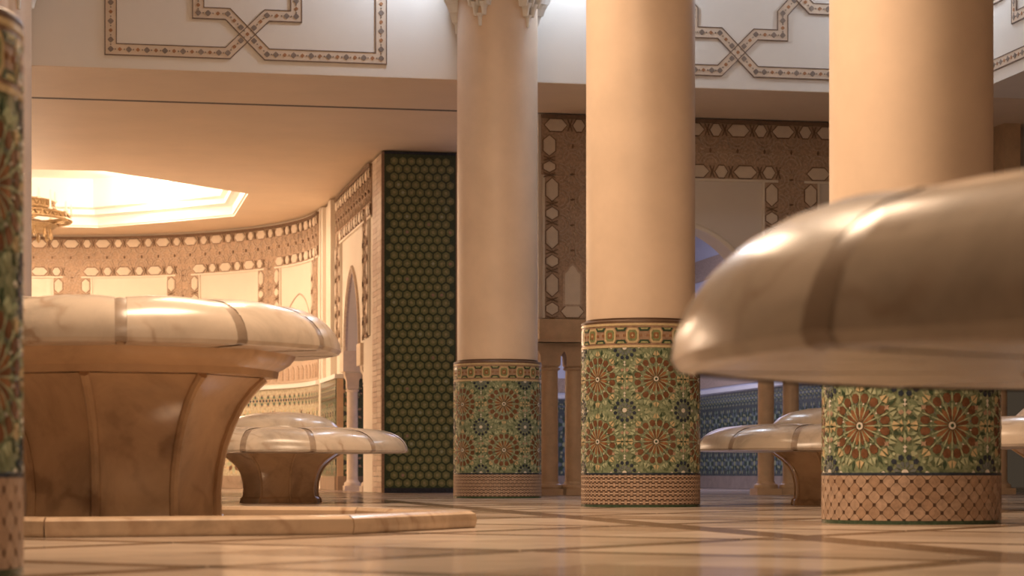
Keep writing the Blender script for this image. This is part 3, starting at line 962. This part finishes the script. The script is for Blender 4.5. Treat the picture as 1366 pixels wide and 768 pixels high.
def filler(lo=None, hi=None):
    """star and triangle tiles between two big rosettes"""
    b = MB()
    def poly(p, mi, d=TH):
        p = clip_poly(p, lo, hi)
        if len(p) >= 3: b.plate(p, on_dado, 0, d, mi)
    for sx in (-1, 1):
        for sy in (-1, 1):
            poly([(sx * 0.008, sy * 0.004), (sx * 0.024, sy * 0.012), (sx * 0.016, sy * 0.030)], 2)
            poly([(sx * 0.02, sy * 0.050), (sx * 0.032, sy * 0.064), (sx * 0.014, sy * 0.076), (sx * 0.004, sy * 0.060)], 9)
        poly([(sx * 0.006, 0), (sx * 0.02, -0.005), (sx * 0.03, 0), (sx * 0.02, 0.005)], 4)
    for sy in (-1, 1):
        poly([(0, sy * 0.03), (-0.007, sy * 0.05), (0, sy * 0.085), (0.007, sy * 0.05)], 3)
        poly(star_shape((0, sy * 0.10), 0.005, 0.012, 4), 5)
    return b.mesh('filler_tiles', ROS)
ros_me = rosette(0)
sm_full, sm_top, sm_bot = small_rosette(), small_rosette(lo=0), small_rosette(hi=0)
fil = filler()
def filler_diag():
    b = MB()
    for k in range(4):
        a = pi / 4 + k * pi / 2
        c = (0.120 * cos(a), 0.120 * sin(a))
        b.plate(star_shape(c, 0.008, 0.017, 4, a), on_dado, 0, TH, 9)
    return b.mesh('corner_stars', ROS)
corner = filler_diag()
def border_unit(w):
    b = MB(); h = 0.075
    o = [(-0.030, -0.052), (0.030, -0.052), (0.045, -0.03), (0.045, 0.03), (0.030, 0.052), (-0.030, 0.052), (-0.045, 0.03), (-0.045, -0.03)]
    b.plate(o, on_dado, 0, 0.004, 0)
    b.plate([(x * 0.72, y * 0.74) for x, y in o], on_dado, 0, 0.005, 1)
    b.plate([(x * 0.42, y * 0.42) for x, y in o], on_dado, 0, 0.006, 2)
    b.plate(star_shape((0, 0), 0.005, 0.011, 4), on_dado, 0, 0.007, 0)
    for sx in (-1, 1):
        for k in range(2):
            x = sx * (0.052 + 0.012 * k)
            b.plate([(x - 0.003, -0.008), (x + 0.003, -0.008), (x + 0.003, 0.008), (x - 0.003, 0.008)], on_dado, 0, 0.005, 2)
    for sy in (-1, 1):
        p = [(w / 2 - 0.045, sy * 0.056), (w / 2 + 0.045, sy * 0.056), (w / 2 + 0.03, sy * 0.03), (w / 2 - 0.03, sy * 0.03)]
        if sy > 0: p.reverse()
        b.plate(p, on_dado, 0, 0.004, 3)
        p = [(w / 2 - 0.028, sy * 0.054), (w / 2 + 0.028, sy * 0.054), (w / 2 + 0.02, sy * 0.042), (w / 2 - 0.02, sy * 0.042)]
        if sy > 0: p.reverse()
        b.plate(p, on_dado, 0, 0.005, 4)
    return b.mesh('border_tile', ['tile_cream', 'tile_olive', 'tile_orange', 'tile_dark_green', 'tile_olive_light'])
NB = 16
bw = 2 * pi * DR / NB
bord = border_unit(bw)
# lozenge band
NL = 38
lw = 2 * pi * DR / NL; lh = 0.0735
_lx, _ly, _c = lw / 2 * 0.955, lh / 2 * 0.955, 0.80
loz_poly = [(-_lx * _c, _ly * (1 - _c)), (-_lx * _c, -_ly * (1 - _c)), (-_lx * (1 - _c), -_ly * _c), (_lx * (1 - _c), -_ly * _c),
            (_lx * _c, -_ly * (1 - _c)), (_lx * _c, _ly * (1 - _c)), (_lx * (1 - _c), _ly * _c), (-_lx * (1 - _c), _ly * _c)]
def loz(mat, lo=None, hi=None):
    b = MB(); p = clip_poly(loz_poly, lo, hi); b.plate(p, on_dado, -0.002, 0.005)
    return b.mesh('lozenge_tile', [mat])
loz_f = [loz('tile_tan'), loz('tile_tan_dark')]; loz_t = loz('tile_tan', hi=0); loz_b = loz('tile_tan', lo=0)
def weave_band():
    b = MB(); n = 62; w = 2 * pi * DR / n
    def rect(x, z, hw, hh, mi, d):
        b.plate([(x - hw, z - hh), (x + hw, z - hh), (x + hw, z + hh), (x - hw, z + hh)], on_dado, -0.002, d, mi)
    for r in range(7):
        for k in range(n):
            x, z = (k + 0.5 * (r % 2)) * w, 0.036 + r * 0.0305
            # tan strap pieces round dark slots
            rect(x, z, 0.0085, 0.0150, 0, 0.004)
            rect(x + w / 2, z, 0.0115, 0.0050, 1, 0.0045)
    return b.mesh('woven_tiles', ['tile_tan', 'tile_pink'])
weave_me = weave_band()

def mk_lathe(prof, mats, name, n=64):
    b = MB(); b.lathe(prof, n); return b.mesh(name, [mats])
shaft_me = mk_lathe([(SHR, 1.325), (SHR, 2.6), (SHR, 4.0), (SHR, CEIL_H - 0.005)], 'shaft_plaster', 'shaft')
dado_me = mk_lathe([(DR, 0.235), (DR, 0.7), (DR, 1.125)], 'tile_mosaic', 'dado')
foot_me = mk_lathe([(DR, 0.0), (DR, 0.237)], 'tile_ground_brown', 'foot_band')
footrim_me = mk_lathe([(DR + 0.004, 0.0), (DR + 0.004, 0.018), (DR, 0.018)], 'tile_dark_green', 'foot_rim')
bandbase_me = mk_lathe([(DR, 1.124), (DR, 1.30)], 'tile_tan_dark', 'border_ground')
top_me = mk_lathe([(DR + 0.001, 1.299), (DR + 0.004, 1.303), (DR + 0.003, 1.312), (DR - 0.004, 1.318), (SHR + 0.004, 1.319), (SHR + 0.004, 1.334), (SHR - 0.004, 1.335)], 'tile_ground_brown', 'top_moulding')
rim1_me = mk_lathe([(DR, 1.122), (DR + 0.005, 1.124), (DR + 0.005, 1.138), (DR, 1.14)], 'tile_cream', 'border_rim')
rim2_me = mk_lathe([(DR, 1.276), (DR + 0.005, 1.278), (DR + 0.005, 1.292), (DR, 1.294)], 'tile_cream', 'border_rim')
line_me = mk_lathe([(DR + 0.001, 0.228), (DR + 0.0055, 0.230), (DR + 0.0055, 0.241), (DR + 0.001, 0.243)], 'tile_navy', 'dark_line')
# muqarnas drop: stacked little corbels narrowing to a pendant
def muqarnas():
    b = MB()
    def corbel(x, z0, z1, w0, w1, d0, d1):
        """inverted tapered prism against the shaft"""
        def ring(z, w, d):
            return [(x - w, -SHR + 0.03, z), (x - w, -SHR - d * 0.45, z), (x - w * 0.45, -SHR - d, z), (x + w * 0.45, -SHR - d, z), (x + w, -SHR - d * 0.45, z), (x + w, -SHR + 0.03, z)]
        b.loft([ring(z0, w0, d0), ring(z1, w1, d1)], 0, False, True, True, True)
    corbel(0, 4.625, 4.715, 0.014, 0.020, 0.020, 0.028)
    corbel(0, 4.715, 4.74, 0.022, 0.044, 0.034, 0.05)
    for x in (-0.045, 0.045):
        corbel(x, 4.725, 4.79, 0.016, 0.021, 0.045, 0.06)
        corbel(x, 4.79, 4.845, 0.023, 0.040, 0.06, 0.085)
    for x in (-0.09, 0.0, 0.09):
        corbel(x, 4.815, 4.88, 0.015, 0.022, 0.07, 0.095)
        corbel(x, 4.88, 4.95, 0.025, 0.046, 0.095, 0.13)
    for x in (-0.15, -0.05, 0.05, 0.15):
        corbel(x, 4.92, 4.99, 0.016, 0.024, 0.10, 0.13)
        corbel(x, 4.99, 5.10, 0.026, 0.055, 0.13, 0.18)
    return b.mesh('muqarnas_drop', ['plaster_white'])
muq = muqarnas()
cap_me = mk_lathe([(SHR - 0.002, 5.0), (SHR + 0.12, 5.06), (SHR + 0.20, 5.3), (SHR + 0.22, 5.5), (SHR + 0.02, 5.52)], 'plaster_white', 'capital')

def column(label, x, y, ref, foot):
    c = thing('column', label, 'column', (x, y, 0), 0, 'round columns with tiled dados')
    put('shaft', shaft_me, c); d = put('dado', dado_me, c); fb = put('foot_band', foot_me, c)
    put('foot_rim', footrim_me, fb); put('dark_line', line_me, fb)
    g = put('border_ground', bandbase_me, c); put('border_rim', rim1_me, g); put('border_rim', rim2_me, g)
    put('top_moulding', top_me, c); put('capital', cap_me, c)
    for k in range(6):
        a = ref + k * pi / 3
        for z in (0.4625, 0.9025): put('rosette', ros_me, d, (0, 0, z), a)
        a2 = a + pi / 6
        put('small_rosette', sm_full, d, (0, 0, 0.6825), a2)
        put('small_rosette', sm_top, d, (0, 0, 0.243), a2)
        put('small_rosette', sm_bot, d, (0, 0, 1.122), a2)
        for z in (0.4625, 0.9025):
            put('filler_tiles', fil, d, (0, 0, z), a2)
            put('corner_stars', corner, d, (0, 0, z), a2)
    for k in range(NB): put('border_tile', bord, g, (0, 0, 1.208), ref + 2 * pi * k / NB)
    if foot == 'lozenge':
        st = 2 * pi / NL
        for r in range(7):
            for k in range(NL):
                a = k * st + (st / 2 if r % 2 else 0)
                z = 0.018 + r * lh / 2
                if r == 0: me = loz_b
                elif r == 6: me = loz_t
                else: me = random.choice(loz_f)
                put('lozenge_tile', me, fb, (0, 0, z), a)
    else:
        put('woven_tiles', weave_me, fb, kind='stuff')
    for k in range(5):
        put('muqarnas_drop', muq, c, (0, 0, -0.10), ref - radians(33) + k * 2 * pi / 5)
    return c
def at_px(px, Y):
    return (px - 683) / F * Y
COLS = [('round beige column beside the tiled pillar, dado of green rosette tiles', 663.5, 21.9, 8.4, 'weave'),
        ('round beige column with green rosette dado and woven brown foot tiles, in front of the arcade', 854.5, 16.2, 14.8, 'weave'),
        ('round beige column with brown lozenge foot tiles, behind the low fountain with the broad cap', 1215, 10.9, 26.4, 'lozenge')]
for lab, px, Y, ang, foot in COLS:
    X = at_px(px, Y)
    column(lab, X, Y, radians(ang) - atan2(X, Y), foot)
column('round tiled column standing close beside the tall fountain with a stone kerb', -1.59, 5.30, radians(70), 'lozenge')
column('round pale column behind the tall fountain, below the painted upper wall', at_px(-15, 21.0), 21.0, 0.3, 'weave')

# ================================================================== FOUNTAINS
def oct_r(th, n=8, k=0.5):
    """radius factor of a rounded octagon, corners at multiples of 2pi/n"""
    a = (th % (2 * pi / n)) - pi / n
    poly = cos(pi / n) / cos(a)
    return k * poly + (1 - k)
CAP_PROF = [(0.965, -0.012), (0.988, -0.008), (1.0, 0.006)] + [(1 - 0.28 * (1 - cos(radians(t))), 0.17 * sin(radians(t))) for t in (12, 24, 36, 48, 60, 72, 84)] + [(0.62, 0.178), (0.40, 0.186)]
def cap_point(th, r, z, R, ph, N=8):
    f = oct_r(th - ph, N)
    a = ((th - ph) % (2 * pi / N)) / (2 * pi / N)
    bul = (0.018 if N == 8 else 0.012) * sin(pi * a) * max(0.0, min(1.0, z / 0.1))
    rr = r * R * f
    return (rr * cos(th), rr * sin(th), z + bul)
def fountain(label, loc, R, rim_z, ph, big=False, crown=True, N=12, zs=1.0):
    f = thing('fountain', label, 'fountain', loc, 0.0, 'marble fountains in the hall')
    gap = 0.029 if N == 8 else 0.024
    PROF = [(r, z * zs) for r, z in CAP_PROF]
    for k in range(N):
        a0 = ph + k * 2 * pi / N; a1 = a0 + 2 * pi / N
        b = MB(); n = 10
        rings = []
        for r, z in PROF:
            g = gap / (r * R)
            rings.append([cap_point(a0 + g + (a1 - a0 - 2 * g) * q / n, r, z, R, ph, N) for q in range(n + 1)])
        b.loft(rings, 0, True, False)
        # underside of the lobe and side walls
        low = [cap_point(a0 + gap / R + (a1 - a0 - 2 * gap / R) * q / n, 0.965, -0.012, R, ph, N) for q in range(n + 1)]
        inn_ = [(0.45 * R * cos(a0 + (a1 - a0) * q / n), 0.45 * R * sin(a0 + (a1 - a0) * q / n), -0.018) for q in range(n + 1)]
        b.loft([inn_, low], 0, True, False)
        make('cap_lobe', b, 'marble_cap', f, (0, 0, rim_z))
        b = MB()
        prof = [(r, z) for r, z in PROF]
        w = gap + 0.002
        rings = []
        for r, z in prof:
            p = cap_point(a0, r, z, R, ph, N)
            rad = sqrt(p[0] ** 2 + p[1] ** 2) - 0.0035
            zz = z - (0.003 if z > 0.02 else 0)
            tx, ty = -sin(a0), cos(a0)
            cx, cy = rad * cos(a0), rad * sin(a0)
            rings.append([(cx - tx * w, cy - ty * w, zz), (cx, cy, zz + 0.004), (cx + tx * w, cy + ty * w, zz)])
        b.loft(rings, 0, True, False)
        make('cap_rib', b, 'marble_rib', f, (0, 0, rim_z))
    def oring(r, z, n=8, sub=4, k=1.0, off=0.0):
        out = []
        for q in range(n * sub):
            th = ph + off + 2 * pi * q / (n * sub)
            rr = r * oct_r(th - ph - off, n, k)
            out.append((rr * cos(th), rr * sin(th), z))
        return out
    if crown:
        b = MB()
        b.loft([oring(r, z, k=0.4) for r, z in ((0.47 * R, 0.165), (0.455 * R, 0.20), (0.41 * R, 0.245), (0.33 * R, 0.283), (0.2 * R, 0.312), (0.06 * R, 0.322))], 0, True, True, True, True)
        make('crown', b, 'marble_cap', f, (0, 0, rim_z))
    else:
        b = MB()
        b.loft([oring(r, z, k=0.4) for r, z in ((0.42 * R, 0.17), (0.40 * R, 0.202), (0.25 * R, 0.21), (0.05 * R, 0.212))], 0, True, True, True, True)
        make('crown', b, 'marble_cap', f, (0, 0, rim_z))
    po = radians(-13) if big else 0.0
    if big:
        ztop = 0.655
        b = MB()
        b.loft([oring(r, z, k=0.7) for r, z in ((0.55, ztop), (0.70, ztop + 0.005), (0.705, ztop + 0.035), (0.725, ztop + 0.045), (0.755, ztop + 0.065), (0.775, ztop + 0.09), (0.785, rim_z), (0.5, rim_z + 0.001))], 0, True, True, True, True)
        make('neck_moulding', b, 'marble_pedestal', f)
        prof = [(0.47, 0.0), (0.455, 0.04), (0.44, 0.06), (0.437, 0.16), (0.447, 0.26), (0.468, 0.36), (0.50, 0.45), (0.545, 0.54), (0.60, 0.61), (0.65, ztop)]
    else:
        prof = [(0.335, 0.0), (0.33, 0.035), (0.312, 0.05), (0.305, 0.10), (0.31, 0.17), (0.33, 0.24), (0.365, 0.30), (0.42, 0.35), (0.50, rim_z - 0.012)]
        if rim_z > 0.42: prof[-1] = (0.505, rim_z - 0.01)
    # eight hollow panels and eight edge ribs
    for k in range(8):
        a0 = ph + po + k * pi / 4; a1 = a0 + pi / 4
        b = MB(); rings = []
        for r, z in prof:
            p0 = Vector((r * cos(a0), r * sin(a0), z)); p1 = Vector((r * cos(a1), r * sin(a1), z))
            mid = (p0 + p1) / 2
            rings.append([tuple(p0.lerp(p1, t) * (1 if t in (0, 1) else 0.985)) [:2] + (z,) for t in (0, 0.04, 0.5, 0.96, 1)])
        b.loft(rings, 0, True, False)
        make('pedestal_panel', b, 'marble_pedestal', f)
        b = MB()
        b.tube([(r * 0.992 * cos(a0), r * 0.992 * sin(a0), z) for r, z in prof], 0.022 if big else 0.012, 8)
        make('pedestal_rib', b, 'marble_pedestal', f)
    b = MB(); b.loft([oring(prof[-1][0] * 0.98, prof[-1][1] - 0.002, off=po), oring(prof[-1][0] * 0.9, prof[-1][1] + 0.02, off=po)], 0, False, True, True, True)
    make('pedestal_top', b, 'marble_pedestal', f)
    return f

small_lab = 'low mushroom shaped marble fountain '
fx = at_px(375, 18.3)
fountain(small_lab + 'in front of the green tiled pillar', (fx, 18.3, 0), 1.05, 0.415, radians(-90 + 19.5))
fx2 = at_px(1113, 17.0)
fountain(small_lab + 'in front of the arcade, behind the lozenge footed column', (fx2, 17.0, 0), 1.05, 0.415, radians(-90 - 24))
fountain(small_lab + 'beside the dim aisle, beyond the lozenge footed column', (at_px(1455, 14.6), 14.6, 0), 1.05, 0.415, radians(-90 + 30))
fountain('broad marble fountain cap with a dark rib, overhanging before the lozenge footed column', (1.37, 3.75, 0), 1.118, 0.43, radians(-90 - 58), N=8, zs=1.40)
BX, BY = at_px(158, 9.9), 9.9
bigf = fountain('tall marble fountain with lobed cap and flared pedestal inside a stone kerb', (BX, BY, 0), 0.985, 0.775, radians(-90 + 10.5), True, False, zs=1.08)
# kerb stones
def kerb(parent, Rk, w, h):
    for k in range(8):
        a0 = -pi / 2 + k * pi / 4; a1 = a0 + pi / 4
        o0, o1 = Vector((cos(a0), sin(a0))), Vector((cos(a1), sin(a1)))
        e = 0.0035
        t = (o1 - o0).normalized() * e
        A, B = o0 * Rk + t, o1 * Rk - t
        C, D = o1 * (Rk - w) - t, o0 * (Rk - w) + t
        b = MB()
        def ring(P, Q):
            # cross-section from inside P to outside Q
            d = (Q - P)
            sec = [(0, 0), (0, h * 0.8), (0.08, h), (0.85, h), (0.97, h * 0.82), (1, h * 0.45), (0.97, h * 0.12), (0.94, 0)]
            return [(P.x + d.x * s, P.y + d.y * s, z) for s, z in sec]
        b.loft([ring(D, A), ring(C, B)], 0, True, True, True, True)
        make('kerb_stone', b, 'marble_kerb', parent)
kerb(bigf, 1.58, 0.20, 0.075)
b = MB(); b.lathe([(1.36, 0.002), (1.36, 0.03), (0.4, 0.03)], 8)
make('basin_floor', b, 'floor_mid', bigf)
# drain rings around the low fountains
for (x, y) in ((fx, 18.3), (fx2, 17.0), (at_px(1455, 14.6), 14.6)):
    pass

# ================================================================== CHANDELIER
ch = thing('chandelier', 'tiered brass chandelier with candle lamps under the bright ceiling recess', 'chandelier', UV(-1.05, 33.0, 0))
def ring_me(name, R, z, r, mat='brass', n=48):
    b = MB(); b.tube([(R * cos(2 * pi * k / n), R * sin(2 * pi * k / n), z) for k in range(n)], r, 6, closed=True)
    return make(name, b, mat, ch)
for R_, z in ((1.0, 3.86), (0.98, 3.94), (0.78, 4.02), (0.76, 4.12), (0.5, 3.78)):
    ring_me('ring', R_, z, 0.022)
for k in range(40):
    b = MB()
    a = 2 * pi * k / 40
    b.tube([(1.0 * cos(a), 1.0 * sin(a), 3.85), (0.99 * cos(a + 0.08), 0.99 * sin(a + 0.08), 3.95)], 0.012, 4)
    b.tube([(1.0 * cos(a), 1.0 * sin(a), 3.85), (0.99 * cos(a - 0.08), 0.99 * sin(a - 0.08), 3.95)], 0.012, 4)
    b.tube([(0.78 * cos(a), 0.78 * sin(a), 4.02), (0.76 * cos(a + 0.08), 0.76 * sin(a + 0.08), 4.13)], 0.012, 4)
    b.tube([(0.78 * cos(a), 0.78 * sin(a), 4.02), (0.76 * cos(a - 0.08), 0.76 * sin(a - 0.08), 4.13)], 0.012, 4)
    make('lattice_bars', b, 'brass', ch, kind='stuff')
for R_, z0, z1 in ((0.985, 3.87, 3.93), (0.765, 4.03, 4.11)):
    b = MB()
    b.loft([[(R_ * f * cos(2 * pi * k / 48), R_ * f * sin(2 * pi * k / 48), z) for k in range(48)] for f, z in ((1, z0), (1, z1), (0.99, z1), (0.99, z0), (1, z0))], 0, True)
    make('pierced_band', b, 'brass', ch)
b = MB()
b.lathe([(0.02, 3.5), (0.07, 3.55), (0.06, 3.60), (0.25, 3.66), (0.74, 3.74), (0.82, 3.79), (0.6, 3.86), (0.2, 3.9), (0.12, 4.1), (0.08, 4.4)], 24)
make('bowl', b, 'brass', ch)
for k in range(8):
    a = 2 * pi * k / 8
    b = MB(); b.tube([(0.15 * cos(a), 0.15 * sin(a), 3.84), (0.6 * cos(a), 0.6 * sin(a), 3.80), (1.0 * cos(a), 1.0 * sin(a), 3.87)], 0.02, 6)
    b.tube([(0.1 * cos(a), 0.1 * sin(a), 4.1), (0.5 * cos(a), 0.5 * sin(a), 4.02), (0.77 * cos(a), 0.77 * sin(a), 4.06)], 0.018, 6)
    make('arm', b, 'brass', ch)
cb = MB(); cb.lathe([(0.03, 0.0), (0.035, 0.02), (0.014, 0.03), (0.014, 0.13), (0.004, 0.16)], 8)
cme = cb.mesh('candle', ['candle_white'])
for k in range(16):
    a = 2 * pi * (k + 0.5) / 16
    put('candle', cme, ch, (1.0 * cos(a), 1.0 * sin(a), 3.955))
    put('candle', cme, ch, (0.77 * cos(a), 0.77 * sin(a), 4.13))
db = MB(); db.lathe([(0.002, -0.16), (0.03, -0.12), (0.022, -0.07), (0.01, 0.0)], 8)
dme = db.mesh('drop', ['brass'])
for k in range(20):
    a = 2 * pi * k / 20
    put('drop', dme, ch, (0.72 * cos(a), 0.72 * sin(a), 3.75))
b = MB(); b.tube([(0, 0, 4.4), (0, 0, zc + 0.74)], 0.02, 6)
make('stem', b, 'brass', ch)
